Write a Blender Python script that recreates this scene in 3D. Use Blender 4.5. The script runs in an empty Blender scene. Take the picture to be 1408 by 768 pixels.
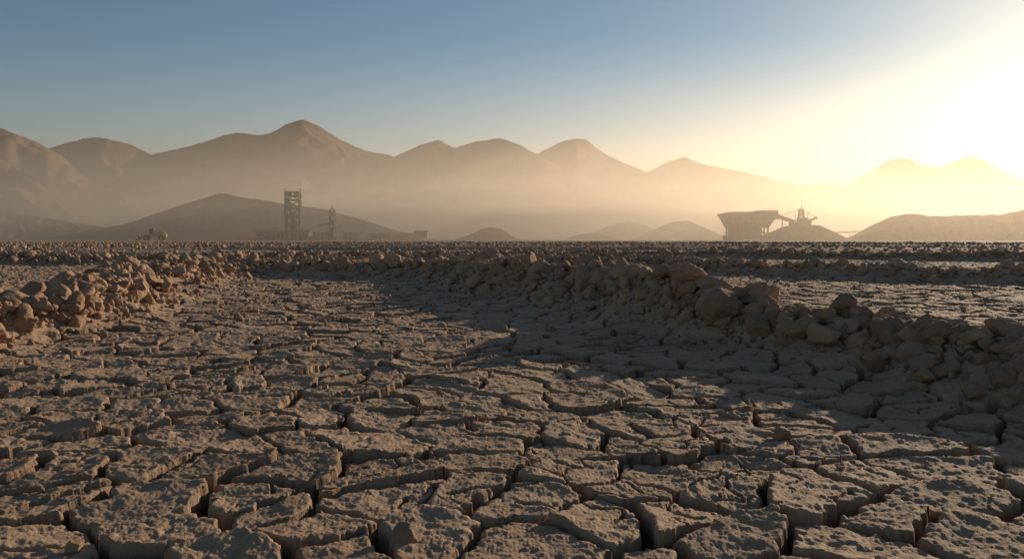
import bpy, math, numpy as np
from mathutils import Vector
rng=np.random.default_rng(11)
S=bpy.context.scene
S.view_settings.view_transform='Standard'; S.view_settings.look='None'; S.view_settings.exposure=0
SUN_AZ=38.0; SUN_EL=11.0

# ---------------- noise helpers ----------------
TAB=[np.random.default_rng(100+i).random((256,256)).astype(np.float32)*2-1 for i in range(6)]
def vn(x,y,s=0):
    T=TAB[s%6]; x=x+17.3*s+400.5; y=y+9.1*s+300.5
    xi=np.floor(x); yi=np.floor(y); fx=(x-xi).astype(np.float32); fy=(y-yi).astype(np.float32)
    xi=xi.astype(np.int32)&255; yi=yi.astype(np.int32)&255; x1=(xi+1)&255; y1=(yi+1)&255
    fx=fx*fx*fx*(fx*(fx*6-15)+10); fy=fy*fy*fy*(fy*(fy*6-15)+10)
    a=T[xi,yi]; b=T[x1,yi]; c=T[xi,y1]; d=T[x1,y1]
    return a+(b-a)*fx+(c-a)*fy+(a-b-c+d)*fx*fy
def fbm(x,y,o=4,s=0,g=.5):
    r=0;a=1;t=0
    for i in range(o):
        r=r+a*vn(x,y,s+i); t+=a; a*=g; c,sn=.8,.6
        x,y=(x*c-y*sn)*2.03,(x*sn+y*c)*2.03
    return r/t
def sst(a,b,x):
    t=np.clip((x-a)/(b-a),0,1); return t*t*(3-2*t)
def voro(x,y,s,jit=.86):
    R=np.random.default_rng(500+s)
    JX=(.5+jit*(R.random((256,256))-.5)).astype(np.float32); JY=(.5+jit*(R.random((256,256))-.5)).astype(np.float32)
    HA=R.random((256,256)).astype(np.float32); HB=R.random((256,256)).astype(np.float32)
    x=x+1280.;y=y+1280.
    ix=np.floor(x).astype(np.int32); iy=np.floor(y).astype(np.int32)
    fx=(x-ix).astype(np.float32); fy=(y-iy).astype(np.float32)
    best=np.full(x.shape,9,np.float32); rx=np.zeros_like(best); ry=np.zeros_like(best)
    gx=np.zeros_like(ix); gy=np.zeros_like(iy)
    for j in (-1,0,1):
        for i in (-1,0,1):
            a=(ix+i)&255; b=(iy+j)&255
            dx=i+JX[a,b]-fx; dy=j+JY[a,b]-fy; d=dx*dx+dy*dy
            m=d<best; best[m]=d[m]; rx[m]=dx[m]; ry[m]=dy[m]; gx[m]=i; gy[m]=j
    ca=ix+gx; cb=iy+gy
    ed=np.full(x.shape,9,np.float32); eh=np.zeros_like(ed)
    c0=HA[ca&255,cb&255]
    for j in (-2,-1,0,1,2):
        for i in (-2,-1,0,1,2):
            if i==0 and j==0: continue
            if abs(i)+abs(j)==4: continue
            a=(ca+i)&255; b=(cb+j)&255
            dx=gx+i+JX[a,b]-fx; dy=gy+j+JY[a,b]-fy
            ex=dx-rx; ey=dy-ry; L=np.sqrt(ex*ex+ey*ey)+1e-6
            d=(.5*(dx+rx)*ex+.5*(dy+ry)*ey)/L
            m=d<ed; ed[m]=d[m]; h=c0+HA[a,b]; eh[m]=(h-np.floor(h))[m]
    return ed,c0,HB[ca&255,cb&255],rx,ry,eh

# ---------------- spoil berms (x, y, height, halfwidth) ----------------
BERMS=[
 [(9.5,.8,.78,.8),(6.2,2.4,.70,.75),(4.2,3.9,.40,.55),(3.15,5.15,.34,.5),(2.65,6.4,.44,.55),(2.2,8.2,.58,.65),(1.5,11,.66,.8),(.6,14,.64,.9),(-.6,17.8,.55,1.0),(-3,20.6,.46,.95),(-6.5,22.5,.4,.95),(-8.6,23.5,.38,.95)],
 [(-9,27,.46,1.1),(-8.3,21,.52,1.1),(-7.4,16,.54,1.0),(-6.2,11.8,.52,.95),(-5.3,8.4,.47,.85),(-5.3,5.5,.44,.8),(-6.2,2,.4,.8)],
 [(-2,34,.3,1.5),(3,27,.36,1.2),(6.6,22.5,.38,1.0),(10.4,18.5,.36,1.0),(16,15.5,.36,1.0),(26,12,.36,1.1)],
 [(-40,33,.3,1.5),(-24,30,.36,1.4),(-14,31,.32,1.5),(-5,38,.36,1.6),(8,42,.4,1.6),(20,36,.4,1.4),(34,30,.4,1.4)],
]
def macro(x,y):
    x=np.asarray(x,np.float32);y=np.asarray(y,np.float32)
    wx=x+.3*vn(x*.7,y*.7,1)+.16*vn(x*2.1,y*2.1,2); wy=y+.3*vn(x*.7+50,y*.7,3)+.16*vn(x*2.1,y*2.1+30,4)
    H=np.zeros_like(x)
    M=np.zeros_like(x)
    for B in BERMS:
        best=np.full(x.shape,1e9,np.float32); hh=np.zeros_like(x); ww=np.ones_like(x)
        for (x0,y0,h0,w0),(x1,y1,h1,w1) in zip(B[:-1],B[1:]):
            dx,dy=x1-x0,y1-y0
            t=np.clip(((wx-x0)*dx+(wy-y0)*dy)/(dx*dx+dy*dy),0,1)
            d=np.hypot(wx-x0-t*dx,wy-y0-t*dy)
            m=d<best; best[m]=d[m]; hh[m]=(h0+(h1-h0)*t)[m]; ww[m]=(w0+(w1-w0)*t)[m]
        q=best/ww
        f=np.where(q<1.6,np.exp(-(q*1.25)**2)*sst(1.6,1.0,q),0)
        H=np.maximum(H,hh*f*.62); M=np.maximum(M,f)
    H=H*(1+.38*vn(x*1.1,y*1.1,5))
    r=np.hypot(x,y)
    rn=1-np.abs(fbm(x*.022+3,y*.085,3,2))*2.6
    rn=np.clip(rn,0,1)**2*sst(34,60,r)*(1-sst(380,500,r))
    H=H+.26*rn; M=np.maximum(M,rn)
    return H,M
def clods(x,y,m):
    """lumpy soil relief added on turned earth; shared by the sheet and by the stones resting on it"""
    c=.055*np.abs(fbm(x*3.1,y*3.1,4,2,.6))*2+.055*np.abs(fbm(x*9,y*9,4,5,.65))
    return c*sst(.10,.40,m)*np.clip(m*1.6,0,1)+.035*fbm(x*.35,y*.35,3,2)
def surf(x,y):
    h,m=macro(x,y); return h+clods(np.asarray(x,np.float32),np.asarray(y,np.float32),m),m

# ---------------- ground sheet ----------------
deg=math.radians
dense=np.linspace(-38,38,1160)
med=np.linspace(38,70,150)[1:]
rest=np.linspace(70,290,120)[1:-1]
ang=np.concatenate([dense,med,rest,-med[::-1]+0.0])
ang=np.sort(np.mod(ang+180,360)-180)
ang=np.unique(np.round(ang,6))
rad=np.concatenate([np.geomspace(.05,1.9,60)[:-1],np.geomspace(1.9,130,1340)[:-1],np.geomspace(130,12000,150)])
A,R=np.meshgrid(np.radians(ang),rad)
X=(R*np.sin(A)).astype(np.float32); Y=(R*np.cos(A)).astype(np.float32); Rf=R.astype(np.float32)
bh,bm=macro(X,Y)
Z=bh.copy()
crack=np.zeros_like(Z); plate=np.zeros_like(Z)
n1=int(np.searchsorted(rad,130))
xs,ys,rs=X[:n1],Y[:n1],Rf[:n1]
def w(f,s): return vn(xs*f,ys*f,s)
wx=xs+.08*w(2.2,0)+.026*w(8.,1)+.014*w(21,2)+.005*w(55,3); wy=ys+.08*w(2.2,3)+.026*w(8.,4)+.014*w(21,5)+.005*w(55,0)
SC=.36
ed,ca,cb,rx,ry,eh=voro(wx/SC,wy/SC,1,.98)
ed=ed*SC
wd=.0070+.0165*eh**1.3+.005*np.clip(w(1.3,2),-.5,1)
wd=np.maximum(wd,.005)
wd=wd*(1+.5*w(14,4))
inner=sst(wd-.003,wd+.007,ed)
depth=.06+.06*eh
dome=.014*(1-np.exp(-np.maximum(ed-wd,0)/.012))-.010*(1-np.exp(-np.maximum(ed-wd-.02,0)/.05))
tilt=(rx*(ca-.5)+ry*(cb-.5))*.065
off=((ca*7.3)%1-.5)*.024
hz=-depth*(1-inner)+inner*(dome+tilt+off)
ed2,c2,d2,_,_,e2=voro((wx+.02*w(6,1))/(.17),(wy+.02*w(6,2))/(.17),7)
ed2=ed2*.17
on=sst(.12,.42,w(.9,5)+.6*(cb-.5))*(e2>.55)
w2=.001+.0045*e2
sec=(1-sst(w2-.001,w2+.006,ed2))*on*inner
hz-=sec*(.010+.016*e2)
hz+=inner*(on*(c2-.5)*.007)
rough=.009*fbm(xs*4,ys*4,3,1)+.0075*fbm(xs*15,ys*15,4,3,.62)+.003*np.abs(w(70,2))
pits=-.006*sst(.3,.6,vn(xs*30,ys*30,1))*sst(0,.5,w(3,4))
hz+=rough*inner*1.2+rough*(1-inner)*.6+pits*inner
mfade=1-sst(.10,.40,bm[:n1]); dfade=1-sst(50,110,rs)*.6
Z[:n1]+=hz*mfade*dfade+clods(xs,ys,bm[:n1])
crack[:n1]=np.maximum((1-inner),sec*.7)*mfade; plate[:n1]=ca*.6+c2*.4
nr,nc=X.shape
co=np.stack([X,Y,Z],-1).reshape(-1,3)
i=np.arange(nr-1)[:,None]; j=np.arange(nc)[None,:]; j2=(j+1)%nc
quads=np.stack([i*nc+j,i*nc+j2,(i+1)*nc+j2,(i+1)*nc+j],-1).reshape(-1,4)[:,::-1]
def mk_mesh(name,co,faces,mat=None,smooth=True,attrs=None):
    me=bpy.data.meshes.new(name); k=faces.shape[1]
    me.vertices.add(len(co)); me.vertices.foreach_set('co',np.ascontiguousarray(co,np.float32).ravel())
    me.loops.add(faces.size); me.loops.foreach_set('vertex_index',np.ascontiguousarray(faces,np.int32).ravel())
    me.polygons.add(len(faces)); me.polygons.foreach_set('loop_start',np.arange(0,faces.size,k,dtype=np.int32))
    me.polygons.foreach_set('use_smooth',np.full(len(faces),smooth))
    if attrs:
        for n,v in attrs.items():
            a=me.attributes.new(n,'FLOAT','POINT'); a.data.foreach_set('value',np.ascontiguousarray(v,np.float32).ravel())
    me.update(calc_edges=True)
    if mat: me.materials.append(mat)
    return me
def mk_obj(name,me,parent=None,loc=None):
    o=bpy.data.objects.new(name,me); S.collection.objects.link(o)
    if parent: o.parent=parent
    if loc is not None: o.location=loc
    return o

# ---------------- materials ----------------
class N:
    def __init__(s,name):
        s.m=bpy.data.materials.new(name); s.m.use_nodes=True; s.t=s.m.node_tree; s.b=s.t.nodes['Principled BSDF']
    def n(s,t,**k):
        x=s.t.nodes.new(t)
        for a,v in k.items():
            if a in x.inputs.keys(): x.inputs[a].default_value=v
            else: setattr(x,a,v)
        return x
    def l(s,a,b): s.t.links.new(a,b)
    def noise(s,scale,detail=5,rough=.6,vec=None):
        x=s.n('ShaderNodeTexNoise'); x.inputs['Scale'].default_value=scale; x.inputs['Detail'].default_value=detail; x.inputs['Roughness'].default_value=rough
        s.l(vec if vec is not None else s.pos(),x.inputs['Vector']); return x.outputs['Fac']
    def pos(s):
        if not hasattr(s,'_p'): s._p=s.n('ShaderNodeNewGeometry').outputs['Position']
        return s._p
    def ramp(s,fac,stops):
        x=s.n('ShaderNodeValToRGB'); e=x.color_ramp.elements
        e[0].position,e[0].color=stops[0][0],(*stops[0][1],1); e[1].position,e[1].color=stops[-1][0],(*stops[-1][1],1)
        for p,c in stops[1:-1]:
            q=e.new(p); q.color=(*c,1)
        s.l(fac,x.inputs['Fac']); return x.outputs['Color']
    def mix(s,f,a,b,mode='MIX'):
        x=s.n('ShaderNodeMixRGB'); x.blend_type=mode
        for v,k in ((f,'Fac'),(a,'Color1'),(b,'Color2')):
            if hasattr(v,'is_linked'): s.l(v,x.inputs[k])
            elif k=='Fac': x.inputs[k].default_value=v
            else: x.inputs[k].default_value=(*v,1)
        return x.outputs['Color']
    def attr(s,name):
        x=s.n('ShaderNodeAttribute'); x.attribute_name=name; return x.outputs['Fac']
    def bump(s,h,dist,strength=1,prev=None):
        x=s.n('ShaderNodeBump'); x.inputs['Distance'].default_value=dist; x.inputs['Strength'].default_value=strength
        s.l(h,x.inputs['Height'])
        if prev is not None: s.l(prev,x.inputs['Normal'])
        return x.outputs['Normal']
def soil(name,dark,mid,light,rough=.8,crackattr=False,bumps=((60,.010),(220,.004)),spec=.3):
    g=N(name)
    c=g.ramp(g.noise(1.3,6,.65),[(.3,dark),(.5,mid),(.72,light)])
    c2=g.ramp(g.noise(28,6,.7),[(.25,tuple(v*.6 for v in mid)),(.5,(mid)),(.8,tuple(min(1,v*1.25) for v in light))])
    c=g.mix(.5,c,c2)
    if crackattr:
        c=g.mix(.35,c,g.ramp(g.attr('plate'),[(0,dark),(1,light)]))
        f=g.n('ShaderNodeMath',operation='MULTIPLY'); f.inputs[1].default_value=.9; g.l(g.attr('crack'),f.inputs[0])
        c=g.mix(f.outputs[0],c,tuple(v*.28 for v in dark))
    else:
        c=g.mix(.5,c,g.ramp(g.attr('rnd'),[(0,dark),(1,light)]))
    g.l(c,g.b.inputs['Base Color']); g.b.inputs['Roughness'].default_value=rough
    g.b.inputs['Specular IOR Level'].default_value=spec
    p=None
    for sc,d in bumps: p=g.bump(g.noise(sc,6,.65),d,1,p)
    g.l(p,g.b.inputs['Normal'])
    return g.m
M_ground=soil('cracked_mud',(.28,.172,.103),(.43,.284,.180),(.55,.382,.256),rough=.87,crackattr=True,spec=.22)
M_rock=soil('clod_rock',(.28,.165,.098),(.44,.28,.178),(.58,.39,.26),rough=.92,bumps=((14,.03),(70,.014),(250,.005)),spec=.15)
ground=mk_obj('ground',mk_mesh('ground',co,quads,M_ground,True,{'crack':crack,'plate':plate}))

# ---------------- rubble ----------------
def ico(sub):
    import bmesh
    b=bmesh.new(); bmesh.ops.create_icosphere(b,subdivisions=sub,radius=1)
    v=np.array([x.co[:] for x in b.verts],np.float32); f=np.array([[q.index for q in p.verts] for p in b.faces],np.int32); b.free(); return v,f
LOD={k:ico(k) for k in (2,3,4,5)}
def rockshape(k,seed):
    r=np.random.default_rng(seed); v,_=LOD[k]
    npl=r.integers(7,12); n=r.normal(size=(npl,3)); n/=np.linalg.norm(n,axis=1)[:,None]
    d=r.uniform(.5,.9,npl)
    dot=v@n.T; rr=np.where(dot>.05,d/np.maximum(dot,.05),9)
    p=32.; rad=(np.minimum(rr,2)**-p).sum(1)**(-1/p)
    rad=np.minimum(rad,1.1+.1*r.random())
    q=v*2.3+r.uniform(-40,40,3)
    nz=fbm(q[:,0]+q[:,2]*.7,q[:,1]-q[:,2]*.6,4,seed%5,.6)
    q2=q*3.1
    nz2=fbm(q2[:,0]-q2[:,2]*.5,q2[:,1]+q2[:,2]*.8,3,(seed+2)%5,.65)
    return v*(rad*(1+.11*nz+.08*nz2))[:,None]*np.array([1,r.uniform(.65,1),r.uniform(.6,.95)])
NV=24
SH={k:[rockshape(k,1000*k+s) for s in range(NV if k<5 else 16)] for k in LOD}
def merge_rocks(name,P,Sz,sink=.25,mat=None):
    r=np.random.default_rng(len(P)); vs=[];fs=[];rn=[];o=0
    P=np.asarray(P,np.float32)
    for p,s in zip(P,Sz):
        D=math.hypot(p[0],p[1]); ang_=s/max(D,1)
        k=5 if ang_>.020 else 4 if ang_>.008 else 3 if ang_>.0035 else 2
        v=SH[k][r.integers(len(SH[k]))]; f=LOD[k][1]
        a,b,c=r.uniform(0,6.28),r.normal(0,.5),r.normal(0,.5)
        ca_,sa=math.cos(a),math.sin(a); cb_,sb=math.cos(b),math.sin(b); cc,sc=math.cos(c),math.sin(c)
        M=np.array([[ca_,-sa,0],[sa,ca_,0],[0,0,1]])@np.array([[1,0,0],[0,cb_,-sb],[0,sb,cb_]])@np.array([[cc,0,sc],[0,1,0],[-sc,0,cc]])
        vs.append((v@M.T.astype(np.float32))*s*r.uniform(.9,1.1,3)+np.array([p[0],p[1],p[2]+s*(.55-sink*1.6)]))
        fs.append(f+o); o+=len(v); rn.append(np.full(len(v),r.random()))
    me=mk_mesh(name,np.concatenate(vs),np.concatenate(fs),mat or M_rock,True,{'rnd':np.concatenate(rn)})
    return mk_obj(name,me)
def scatter_berm(B,seed,dens,smin,smax,pw=2.2,spread=.55):
    r=np.random.default_rng(seed); P=[];Z_=[]
    for (x0,y0,h0,w0),(x1,y1,h1,w1) in zip(B[:-1],B[1:]):
        L=math.hypot(x1-x0,y1-y0); n=int(L*dens*(w0+w1)); t=r.random(n); wv=w0+(w1-w0)*t
        o=r.normal(0,spread,n)*wv; nx,ny=-(y1-y0)/L,(x1-x0)/L
        P.append(np.stack([x0+(x1-x0)*t+nx*o,y0+(y1-y0)*t+ny*o],1))
        s=smin*(1-r.random(n)*(1-(smin/smax)**pw))**(-1/pw); Z_.append(s)
    P=np.concatenate(P); s=np.concatenate(Z_)
    P[:,0]-=.3*vn(P[:,0]*.7,P[:,1]*.7,1); P[:,1]-=.3*vn(P[:,0]*.7+50,P[:,1]*.7,3)
    h,m=surf(P[:,0],P[:,1])
    keep=r.random(len(s))<np.clip(m*2.8+.05,0,1)
    s=s*(.7+.45*np.clip(m,0,1))
    return np.column_stack([P,h+.03*m*r.random(len(s))])[keep],s[keep]
def boulders(B,seed,per,smin,smax,lat=.42):
    r_=np.random.default_rng(seed); HP=[];HS=[]
    for (x0,y0,h0,w0),(x1,y1,h1,w1) in zip(B[:-1],B[1:]):
        L=math.hypot(x1-x0,y1-y0); n=int(L*per)+1
        for q in range(n):
            t=(q+r_.random())/n; o=r_.normal(.0,lat)*(w0+w1)/2; nx,ny=-(y1-y0)/L,(x1-x0)/L
            HP.append((x0+(x1-x0)*t+nx*o,y0+(y1-y0)*t+ny*o)); HS.append(smin+(smax-smin)*r_.random()**1.7)
    HP=np.array(HP,np.float32); h,_=surf(HP[:,0],HP[:,1]); return np.column_stack([HP,h+.02]),np.array(HS)
p1,s1=scatter_berm(BERMS[0][:8],1,210,.020,.12,1.5)
p1b,s1b=scatter_berm(BERMS[0][6:],2,60,.045,.19,2.0)
h1,t1=boulders(BERMS[0][1:5],77,8,.065,.17); h2,t2=boulders(BERMS[0][4:9],78,6,.085,.23)
merge_rocks('rubble_berm',np.concatenate([p1,p1b,h1,h2]),np.concatenate([s1,s1b,t1,t2]),.15)
p2,s2=scatter_berm(BERMS[1],3,120,.03,.16,1.8); h3,t3=boulders(BERMS[1],79,3.2,.08,.2)
merge_rocks('rubble_berm',np.concatenate([p2,h3]),np.concatenate([s2,t3]),.15)
p3,s3=scatter_berm(BERMS[2],4,35,.05,.2,2.3); merge_rocks('rubble_berm',p3,s3,.15)
p4,s4=scatter_berm(BERMS[3],5,18,.07,.22,2.3); merge_rocks('rubble_berm',p4,s4,.15)
n=24000; rr=np.sqrt(rng.uniform(26**2,170**2,n)); aa=np.radians(rng.uniform(-46,46,n)); fx_=rr*np.sin(aa); fy_=rr*np.cos(aa)
h,m=surf(fx_,fy_); k=rng.random(n)<np.clip(m*1.5,0.02,1); n2=int(k.sum())
merge_rocks('clod_field',np.column_stack([fx_,fy_,h])[k],rng.uniform(.07,.2,n2)*np.clip(rr[k]/60,.6,1.3),.2)
n=900; rr=np.sqrt(rng.uniform(2**2,26**2,n)); aa=np.radians(rng.uniform(-45,45,n)); fx_=rr*np.sin(aa); fy_=rr*np.cos(aa)
h,m=surf(fx_,fy_)
merge_rocks('loose_pebbles',np.column_stack([fx_,fy_,h+.008]),np.clip(rng.exponential(.011,n)+.007,0,.05),.1)

# ---------------- mountains and hills ----------------
def hillmat(name,a,b,sc):
    g=N(name); c=g.ramp(g.noise(sc,7,.6),[(.35,a),(.65,b)]); g.l(c,g.b.inputs['Base Color']); g.b.inputs['Roughness'].default_value=1
    g.b.inputs['Specular IOR Level'].default_value=.05
    g.l(g.bump(g.noise(sc*6,6,.6),.6/sc*.02),g.b.inputs['Normal']); return g.m
M_mtn=hillmat('mountain_rock',(.15,.095,.06),(.2,.13,.085),.004)
M_hill=hillmat('spoil_earth',(.13,.082,.05),(.2,.13,.082),.05)
def ridge(name,Y0,W,pts,seed,nx=420,nt=130,mat=None,gully=.2,wob=.25,power=1.15,lam=55,jag=.010,sm=14):
    """pts: (across, up) survey units; one unit = Y0/1093 metres"""
    u=Y0/1093.; pts=np.array(pts,float); xa=np.linspace(pts[0,0],pts[-1,0],nx)
    t=np.linspace(-1,1,nt); T,XA=np.meshgrid(t,xa,indexing='ij')
    fine=np.linspace(pts[0,0]-5,pts[-1,0]+5,1600); v=np.interp(fine,pts[:,0],pts[:,1])
    kn=max(3,int(1600*sm/(fine[-1]-fine[0]))|1); kk=np.hanning(kn+2); kk/=kk.sum(); v=np.convolve(np.pad(v,len(kk)//2,'edge'),kk,'valid')[:1600]
    q=np.abs(T)
    WU=W/u
    yu=T*WU
    x2=XA+q*lam*.9*vn(XA/(lam*1.1),yu/(lam*1.1),seed)
    kb=np.hanning(int(1600*90/(fine[-1]-fine[0]))|1); kb/=kb.sum()
    vb=np.convolve(np.pad(v,len(kb)//2,'edge'),kb,'valid')[:1600]
    P=np.interp(x2,fine,v)*(1-q)+np.interp(x2,fine,vb)*q
    P=P*(1+jag*fbm(XA/7,yu/7,4,seed,.6))
    r1=1-np.abs(fbm(x2/lam,yu/(lam*1.4),3,seed+1,.4))*2.2
    z=P*((1-q)**power)
    z=z+gully*P*(r1-.55)*np.clip(q*(1-q)*3.2,0,1)
    y=Y0+T*W*(1+.15*vn(XA/60,0*T,seed+2))+W*wob*vn(XA/70,0*T,seed+1)
    co=np.stack([XA*u*(y/Y0),y,z*u-(.5 if Y0<1200 else 3)],-1).reshape(-1,3)
    i=np.arange(nt-1)[:,None]; j=np.arange(nx-1)[None,:]
    f=np.stack([i*nx+j,i*nx+j+1,(i+1)*nx+j+1,(i+1)*nx+j],-1).reshape(-1,4)
    return mk_obj(name,mk_mesh(name,co,f,mat or M_mtn,True))
def U(l): return [(a-704,max(328-b,0)) for a,b in l]
ridge('mountain',5200,1000,U([(420,328),(470,225),(510,207),(545,222),(600,240),(700,260),(900,262),(1040,258),(1090,250),(1140,250),(1175,262),(1250,280),(1400,328)]),5)
ridge('mountain',4400,900,U([(-60,250),(20,215),(85,197),(140,191),(185,199),(215,213),(255,235),(330,328)]),1)
ridge('mountain',3700,1100,U([(120,328),(170,240),(215,211),(262,200),(300,191),(330,184),(360,191),(378,191),(398,180),(420,174),(440,180),(470,197),(505,213),(540,219),(600,245),(680,280),(760,328)]),2,sm=18)
ridge('mountain',4000,1000,U([(480,328),(520,232),(548,213),(580,198),(604,191),(626,200),(650,190),(682,188),(705,201),(738,218),(790,240),(860,280),(930,328)]),3)
ridge('mountain',4500,1000,U([(640,328),(700,235),(738,214),(770,200),(805,192),(835,209),(880,230),(930,255),(1000,328)]),4)
ridge('mountain',3400,1000,U([(780,328),(850,250),(893,229),(915,216),(940,208),(965,221),(1000,234),(1050,242),(1110,256),(1160,280),(1260,328)]),6)
ridge('mountain',4000,1000,U([(1020,328),(1090,280),(1150,257),(1195,237),(1222,221),(1243,218),(1262,227),(1290,231),(1310,222),(1332,217),(1360,229),(1408,245),(1480,250),(1600,270),(1700,328)]),7)
ridge('mountain',2500,800,U([(-420,270),(-250,215),(-80,170),(-20,175),(10,178),(48,190),(90,212),(130,240),(180,275),(260,328)]),8,gully=.3)
ridge('mountain',1800,520,U([(-300,262),(-120,240),(-40,228),(10,234),(45,247),(75,262),(130,290),(230,328)]),9,gully=.25)
ridge('mountain',2300,700,U([(520,328),(620,295),(720,278),(800,285),(870,296),(960,318),(1010,328)]),10,gully=.2)
ridge('mountain',2800,700,U([(60,328),(160,292),(260,284),(420,262),(560,275),(640,292),(760,328)]),12,gully=.2)
ridge('mountain',2700,700,U([(960,328),(1060,300),(1150,284),(1230,268),(1330,262),(1420,256),(1560,270),(1750,328)]),13,gully=.2)
kw=dict(mat=M_hill,gully=.3,power=1.05,lam=26,sm=9)
ridge('spoil_hill',760,130,U([(50,328),(110,318),(180,304),(215,291),(250,279),(285,268),(308,262),(330,268),(362,273),(400,280),(450,286),(500,300),(545,315),(600,328)]),11,**kw)
ridge('spoil_hill',900,120,U([(-260,300),(-80,288),(0,290),(40,293),(90,301),(150,311),(240,328)]),12,**kw)
ridge('spoil_hill',560,40,U([(150,328),(230,323),(300,319),(420,319),(560,317),(580,319),(592,328)]),13,mat=M_hill,gully=.1,power=.6,sm=5)
kc=dict(mat=M_hill,gully=.15,power=1.0,lam=14,nx=120,nt=70,wob=.05,sm=5)
ridge('spoil_heap',560,20,U([(622,328),(645,320),(664,311),(676,309),(690,312),(702,320),(716,328)]),14,**kc)
ridge('spoil_heap',900,50,U([(868,328),(895,315),(922,303),(945,301),(968,311),(1005,328)]),15,**kc)
ridge('spoil_heap',1100,60,U([(795,328),(830,311),(860,302),(885,307),(925,328)]),16,**kc)
ridge('spoil_heap',800,40,U([(770,328),(800,319),(820,318),(850,328)]),17,**kc)
ridge('spoil_heap',480,20,U([(1025,328),(1050,319),(1075,308),(1095,304),(1125,306),(1150,317),(1172,328)]),18,**kc)
ridge('spoil_hill',520,50,U([(1120,328),(1165,324),(1200,305),(1225,294),(1250,290),(1275,294),(1320,293),(1370,292),(1408,285),(1470,280),(1600,300),(1750,328)]),19,mat=M_hill,gully=.3,power=.9,lam=20,wob=.1,jag=.06,sm=6)

# ---------------- structures ----------------
def plain(name,col,rough=.8,metal=0):
    g=N(name); c=g.ramp(g.noise(.8,6,.65),[(.3,tuple(v*.6 for v in col)),(.7,col)]); g.l(c,g.b.inputs['Base Color'])
    g.b.inputs['Roughness'].default_value=rough; g.b.inputs['Metallic'].default_value=metal; return g.m
M_steel=plain('rusty_steel',(.11,.07,.045)); M_shed=plain('dusty_sheet_metal',(.22,.155,.105)); M_dark=plain('dark_opening',(.02,.018,.015))
M_yel=plain('dusty_yellow_paint',(.6,.38,.13)); M_tyre=plain('tyre_rubber',(.03,.03,.03))
class Part:
    def __init__(s): s.v=[];s.f=[]
    def hexa(s,c):
        o=len(s.v); s.v+=[tuple(p) for p in c]
        for q in ((0,3,2,1),(4,5,6,7),(0,1,5,4),(1,2,6,5),(2,3,7,6),(3,0,4,7)): s.f.append([o+k for k in q])
    def box(s,x0,x1,y0,y1,z0,z1): s.hexa([(x0,y0,z0),(x1,y0,z0),(x1,y1,z0),(x0,y1,z0),(x0,y0,z1),(x1,y0,z1),(x1,y1,z1),(x0,y1,z1)])
    def frus(s,a,b):
        (x0,x1,y0,y1,z0),(X0,X1,Y0,Y1,z1)=a,b
        s.hexa([(x0,y0,z0),(x1,y0,z0),(x1,y1,z0),(x0,y1,z0),(X0,Y0,z1),(X1,Y0,z1),(X1,Y1,z1),(X0,Y1,z1)])
    def beam(s,p,q,w):
        p=Vector(p);q=Vector(q); d=(q-p).normalized(); up=Vector((0,0,1)) if abs(d.z)<.9 else Vector((1,0,0))
        a=d.cross(up).normalized()*w/2; b=d.cross(a).normalized()*w/2
        s.hexa([p-a-b,p+a-b,p+a+b,p-a+b,q-a-b,q+a-b,q+a+b,q-a+b])
    def cyl(s,c,ax,r,h,n=20,r2=None):
        c=Vector(c);ax=Vector(ax).normalized(); a=ax.orthogonal().normalized(); b=ax.cross(a); r2=r if r2 is None else r2; o=len(s.v)
        for k in range(n):
            t=2*math.pi*k/n; e=a*math.cos(t)+b*math.sin(t); s.v.append(tuple(c-ax*h/2+e*r)); s.v.append(tuple(c+ax*h/2+e*r2))
        for k in range(n): m=(k+1)%n; s.f.append([o+2*k,o+2*m,o+2*m+1,o+2*k+1])
        s.f.append([o+2*k for k in range(n)][::-1]); s.f.append([o+2*k+1 for k in range(n)])
    def truss(s,p,q,w,h,n,t):
        p=Vector(p);q=Vector(q); d=(q-p); sd=d.cross(Vector((0,0,1))).normalized()*w/2; up=Vector((0,0,h))
        pt=lambda k,i,j: p+d*(k/n)+sd*i+up*j
        for i in (-1,1):
            for j in (0,1): s.beam(pt(0,i,j),pt(n,i,j),t)
            for k in range(n+1): s.beam(pt(k,i,0),pt(k,i,1),t*.8)
            for k in range(n): s.beam(pt(k,i,k%2),pt(k+1,i,(k+1)%2),t*.7)
        for k in range(n+1):
            for j in (0,1): s.beam(pt(k,-1,j),pt(k,1,j),t*.8)
    def obj(s,name,mat,parent):
        me=bpy.data.meshes.new(name); me.from_pydata(s.v,[],s.f); me.materials.append(mat); me.update(); return mk_obj(name,me,parent)
def empty(name,loc,rz=0):
    e=bpy.data.objects.new(name,None); S.collection.objects.link(e); e.location=loc; e.rotation_euler=(0,0,rz); return e
def tower(P,x0,x1,y0,y1,z0,z1,n,t,taper=0,brace=.45):
    dz=(z1-z0)/n
    def c(k):
        f=taper*k/n; return [(x0+f,y0+f),(x1-f,y0+f),(x1-f,y1-f),(x0+f,y1-f)]
    for k in range(n):
        a,b=c(k),c(k+1); za,zb=z0+k*dz,z0+(k+1)*dz
        for i in range(4):
            j=(i+1)%4
            P.beam((*a[i],za),(*b[i],zb),t); P.beam((*b[i],zb),(*b[j],zb),t*.75)
            P.beam((*a[i],za),(*b[j],zb),t*brace); P.beam((*a[j],za),(*b[i],zb),t*brace)
E=empty('mine_headframe',(-137,500,0),.10)
P=Part(); tower(P,-4.2,4.2,-3.0,3.0,0,30,6,1.05,0,.36)
P.beam((-4.2,-3.0,30),(-4.2,-3.0,32),.5);P.beam((4.2,3.0,30),(4.2,3.0,32.5),.4)
P.obj('lattice_frame',M_steel,E)
P=Part()
for z in (10.0,20.0,25.2): P.box(-4.9,4.9,-3.7,3.7,z-.15,z+.25)
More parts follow.
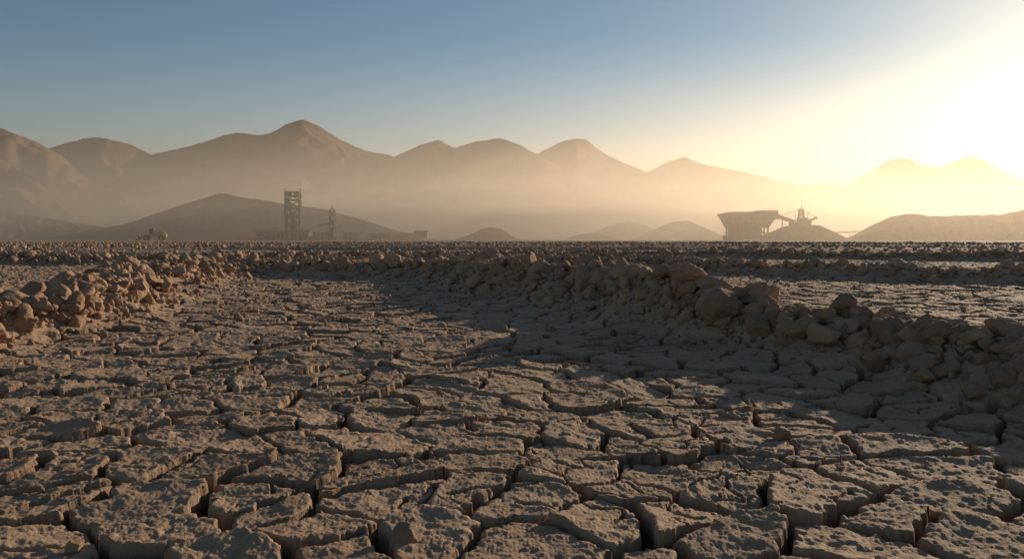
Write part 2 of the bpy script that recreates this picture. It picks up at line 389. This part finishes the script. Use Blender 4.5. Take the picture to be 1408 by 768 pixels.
P.box(-1.3,1.0,-1.6,1.6,0,15.9); P.box(-2.8,-.6,-1.5,1.5,20.3,23.4)
P.obj('floors_and_shaft_casing',M_steel,E)
P=Part()
for x in (-1.9,1.9):
    P.cyl((x,0,28.2),(0,1,0),1.5,.5,24); P.cyl((x,0,28.2),(0,1,0),.4,1.6,10)
P.obj('sheave_wheels',M_steel,E)
P=Part()
for a in (-3,3): P.beam((a,3,26),(a,20,0),.7)
P.obj('back_legs',M_steel,E)
E=empty('processing_tower',(-112.5,500,0),-.1)
P=Part(); tower(P,-1.7,1.7,-1.7,1.7,0,19.5,6,.45,.4,.4)
P.beam((0,0,19.5),(0,0,22.5),.3)
P.obj('lattice_frame',M_steel,E)
P=Part(); P.box(-2.9,2.9,-2.4,2.4,9.9,10.3);P.box(-1.2,1.2,-1.2,1.2,10.3,13.0);P.box(-2.3,2.3,-2.1,2.1,16.3,16.7);P.box(-.8,.8,-.8,.8,0,8)
P.obj('platforms',M_steel,E)
P=Part(); P.truss((-9,0,8.5),(-1.9,0,10),1.2,1.3,5,.25); P.beam((-8.5,0,0),(-8.5,0,9),.45); P.beam((-9,0,9),(-1,0,15),.2)
P.obj('loading_arm',M_steel,E)
def shed(name,x,y,wd_,dp,h,roof,rz=0):
    E=empty(name,(x,y,0),rz); P=Part(); P.box(-wd_/2,wd_/2,-dp/2,dp/2,0,h); P.obj('walls',M_shed,E)
    P=Part(); o=.5
    P.hexa([(-wd_/2-o,-dp/2-o,h),(wd_/2+o,-dp/2-o,h),(wd_/2+o,dp/2+o,h),(-wd_/2-o,dp/2+o,h),(-wd_/2-o,-.2,h+roof),(wd_/2+o,-.2,h+roof),(wd_/2+o,.2,h+roof),(-wd_/2-o,.2,h+roof)])
    P.obj('roof',M_steel,E); P=Part(); k=-wd_/2+1.2
    while k<wd_/2-1.6: P.box(k,k+1.1,-dp/2-.06,-dp/2-.01,h*.45,h*.75); k+=2.6
    P.box(-.9,.9,-dp/2-.08,-dp/2-.01,0.05,h*.42); P.obj('windows_and_door',M_dark,E)
shed('mine_building',-146,492,9,8,4.2,1.4,.1); shed('mine_building',-130,496,10,7,5.4,1.1,-.1); shed('mine_building',-120,506,13,8,4,1.2,.05)
shed('mine_building',-157,510,12,8,5,1.4,.2); shed('mine_building',-104,512,8,6,4,1,.2); shed('mine_building',-86,520,14,6,3.6,1,.1); shed('mine_building',-62,545,9,6,5.5,.9,0)
# crusher hopper
E=empty('ore_crusher_hopper',(148,500,0),.08)
P=Part()
P.frus((-13.2,10.6,-6,6,8.2),(-16.6,15.2,-7.6,7.6,14.9)); P.box(-17.3,15.9,-8.1,8.1,15.0,16.6); P.frus((-15,4,-7.4,7.4,16.62),(-13,3,-6,6,17.4)); P.box(5,16.3,-7,7,16.63,18.4)
P.obj('hopper_body',M_steel,E)
P=Part()
for k in range(10):
    f=k/9; P.beam((-13.2+23.8*f,-6.2,8.2),(-16.6+31.8*f,-7.85,14.95),.5)
P.beam((-14.8,-7.1,12),(12.8,-7.1,12),.5); P.obj('stiffener_ribs',M_shed,E)
P=Part()
for x in (-12,-7,-2,3,8,10.4):
    for y in (-5.5,5.5): P.beam((x,y,0),(x,y,8.2),.85)
for a,b in ((-12,-7),(-7,-2),(-2,3),(3,8)):
    for y in (-5.6,5.6):
        P.beam((a,y,0),(b,y,4.5),.35);P.beam((b,y,4.7),(a,y,8),.35)
for z in (4.6,8.0):
    P.beam((-13,-5.6,z),(11,-5.6,z),.6); P.beam((-13,5.6,z),(11,5.6,z),.6)
P.box(-11.5,2.7,-4.6,4.6,0,8.1); P.box(3,7.5,-3,3,2.2,8.1); P.box(-14.8,-12.6,-4,4,0,3.2)
P.beam((11,-5,0.2),(17,-5,7),.4); P.obj('support_frame_and_crusher_house',M_steel,E)
P=Part()
for k in range(9):
    x=-17+k*2.45; P.beam((x,-8.0,16.6),(x,-8.0,17.8),.14)
P.beam((-17,-8.0,17.8),(3,-8.0,17.8),.14)
for k in range(5): P.beam((5.4+k*2.6,-6.9,18.4),(5.4+k*2.6,-6.9,19.5),.14)
P.beam((5.4,-6.9,19.5),(15.8,-6.9,19.5),.14); P.obj('guard_rail',M_steel,E)
E=empty('conveyor',(163,500,0),0)
P=Part(); P.truss((-1,0,15.7),(19,2,8.9),1.8,1.8,9,.32); P.beam((6,.3,0),(6.5,.3,13.2),.5);P.beam((13,1,0),(12.6,1,11),.5)
P.obj('truss_gallery',M_steel,E)
P=Part(); P.hexa([(-1,-.8,16.1),(19,1.2,9.3),(19,2.8,9.3),(-1,.8,16.1),(-1,-.8,16.6),(19,1.2,9.8),(19,2.8,9.8),(-1,.8,16.6)]); P.obj('belt',M_tyre,E)
E=empty('stacker_reclaimer',(181.5,503,0),-.15)
P=Part(); P.box(-5.5,6,-3,3,8.2,10.6); P.box(-1.6,3.8,-2.4,2.4,10.6,14.2); P.box(4,6.6,-2,2,10.6,12.8); P.box(-6.6,-4.0,-1.5,1.5,9.2,12.4); P.obj('machine_house',M_steel,E)
P=Part(); tower(P,-1.1,2.2,-1.4,1.4,14.2,19.4,3,.5,.5); P.truss((-4,0,10.7),(-13,0,14.3),1.6,1.3,6,.36); P.truss((4.5,0,11.5),(10,0,13.4),1.6,1.2,3,.36)
P.beam((.6,0,19.4),(-12.5,0,15.6),.3);P.beam((.6,0,19.4),(9.6,0,14.4),.3); P.beam((.6,0,19.4),(.6,0,22),.32); P.beam((4.6,0,12),(4.6,0,17.5),.35); P.beam((-3,0,11.5),(-3,0,16.5),.3)
P.obj('mast_and_booms',M_steel,E)
P=Part()
for x in (-4,0,4):
    P.beam((x,-2.4,0),(x,-2.4,8.3),.7); P.beam((x,2.4,0),(x,2.4,8.3),.7)
P.box(-6,6,-3.6,-1.8,0,1.8);P.box(-6,6,1.8,3.6,0,1.8); P.obj('crawler_undercarriage',M_steel,E)
P=Part(); P.cyl((-13.6,0,14.7),(0,1,0),1.4,1,18)
for k in range(8):
    a=k*math.pi/4; P.box(-13.6+1.6*math.cos(a)-.3,-13.6+1.6*math.cos(a)+.3,-.6,.6,14.7+1.6*math.sin(a)-.3,14.7+1.6*math.sin(a)+.3)
P.obj('bucket_wheel',M_steel,E)
E=empty('overland_conveyor',(196,505,0),0)
P=Part(); P.truss((0,0,4.2),(30,4,5.2),1,.8,14,.18)
for x in (3,11,19,27): P.beam((x,x*.13,0),(x,x*.13,4.4),.3)
P.obj('truss_gallery',M_steel,E)
E=empty('wheel_loader',(-180,400,0),.25); E.scale=(1.3,1.3,1.3)
P=Part(); P.frus((-.2,4.6,-1.3,1.3,1.5),(-.2,4.3,-1.2,1.2,3.2)); P.box(-3,-.1,-.9,.9,1.3,2.2); P.box(4.5,4.9,-1.2,1.2,1.2,2.8)
P.frus((-1.3,.5,-1,1,2.21),(-1.1,.4,-.9,.9,2.5)); P.box(-1.3,.6,-1.05,1.05,4.5,4.7); P.obj('body',M_yel,E)
P=Part(); P.frus((-1.2,.45,-.95,.95,2.5),(-1,.4,-.9,.9,4.5)); P.box(2.4,2.6,-.5,-.3,3.2,4.3); P.obj('cab_glass_and_exhaust',M_dark,E)
P=Part()
for y in (-.7,.7): P.beam((-1.6,y,2.4),(-4.9,y,1),.35)
P.obj('lift_arms',M_yel,E)
P=Part(); P.frus((-6,-4.8,-1.8,1.8,.2),(-6.4,-4.6,-1.8,1.8,.5)); P.frus((-5.0,-4.6,-1.8,1.8,.5),(-5.2,-4.8,-1.8,1.8,2.1)); P.obj('bucket',M_steel,E)
P=Part()
for x in (-2.3,3):
    for y in (-1.35,1.35): P.cyl((x,y,1.05),(0,1,0),1.05,.75,26)
P.obj('tyres',M_tyre,E)
P=Part()
for x in (-2.3,3):
    for y in (-1.75,1.75): P.cyl((x,y,1.05),(0,1,0),.5,.1,16)
P.obj('wheel_hubs',M_yel,E)

# ---------------- dust haze: real volumes lying over the plain ----------------
def vol(name,dens,col=(1,.86,.70),g=.54):
    m=bpy.data.materials.new(name); m.use_nodes=True; t=m.node_tree; t.nodes.clear()
    o=t.nodes.new('ShaderNodeOutputMaterial'); s=t.nodes.new('ShaderNodeVolumeScatter'); s.inputs['Color'].default_value=(*col,1); s.inputs['Density'].default_value=dens; s.inputs['Anisotropy'].default_value=g
    ab=t.nodes.new('ShaderNodeVolumeAbsorption'); ab.inputs['Color'].default_value=(*col,1); ab.inputs['Density'].default_value=dens
    ad=t.nodes.new('ShaderNodeAddShader'); t.links.new(s.outputs[0],ad.inputs[0]); t.links.new(ab.outputs[0],ad.inputs[1])
    t.links.new(ad.outputs[0],o.inputs['Volume']); return m
E=empty('dust_haze',(0,0,0))
for nm,zt,y0,d in (('ground_layer',30,200,.0010),('low_layer',90,350,.00065),('middle_layer',200,950,.00022),('high_layer',620,2500,.00003)):
    P=Part(); P.box(-6000,6000,y0,7200,-5,zt); P.obj(nm,vol('haze_'+nm,d),E)
E=empty('dust_cloud',(0,0,0))
v5,f5=ico(5)
for q,(cx,cy,cz,ax,ay,az,d) in enumerate([(60,950,5,300,180,70,.0009),(190,1050,20,360,200,110,.0006),(-60,820,8,240,150,46,.0006),(330,1100,10,360,200,70,.0006),(-330,1250,10,280,200,60,.0005)]):
    a=v5*(1+.10*fbm(v5[:,0]*1.6+q*7+v5[:,2],v5[:,1]*1.6+v5[:,2]*1.2,3,q%5))[:,None]
    me=mk_mesh('billow',a*np.array([ax,ay,az])+np.array([cx,cy,cz]),f5,vol('dust_billow_%d'%q,d)); mk_obj('billow',me,E)

# ---------------- light, sky, camera ----------------
W=bpy.data.worlds.new('World'); S.world=W; W.use_nodes=True; t=W.node_tree
sk=t.nodes.new('ShaderNodeTexSky'); sk.sky_type='NISHITA'; sk.sun_disc=False; sk.sun_elevation=deg(SUN_EL); sk.sun_rotation=deg(SUN_AZ); sk.dust_density=.42; sk.air_density=1.0; sk.ozone_density=1.9; sk.altitude=0
t.links.new(sk.outputs[0],t.nodes['Background'].inputs[0]); t.nodes['Background'].inputs[1].default_value=.083
L=bpy.data.lights.new('sun','SUN'); L.energy=5; L.angle=deg(.55); L.color=(1,.81,.59); so=mk_obj('sun',L)
a,e=deg(SUN_AZ),deg(SUN_EL); so.rotation_euler=Vector((math.sin(a)*math.cos(e),math.cos(a)*math.cos(e),math.sin(e))).to_track_quat('Z','Y').to_euler()
C=bpy.data.cameras.new('camera'); C.sensor_width=36; C.lens=28; C.clip_end=40000; C.clip_start=.05
c=mk_obj('camera',C,None,(0,0,1.0)); c.rotation_euler=(deg(90-2.93),0,0); S.camera=c
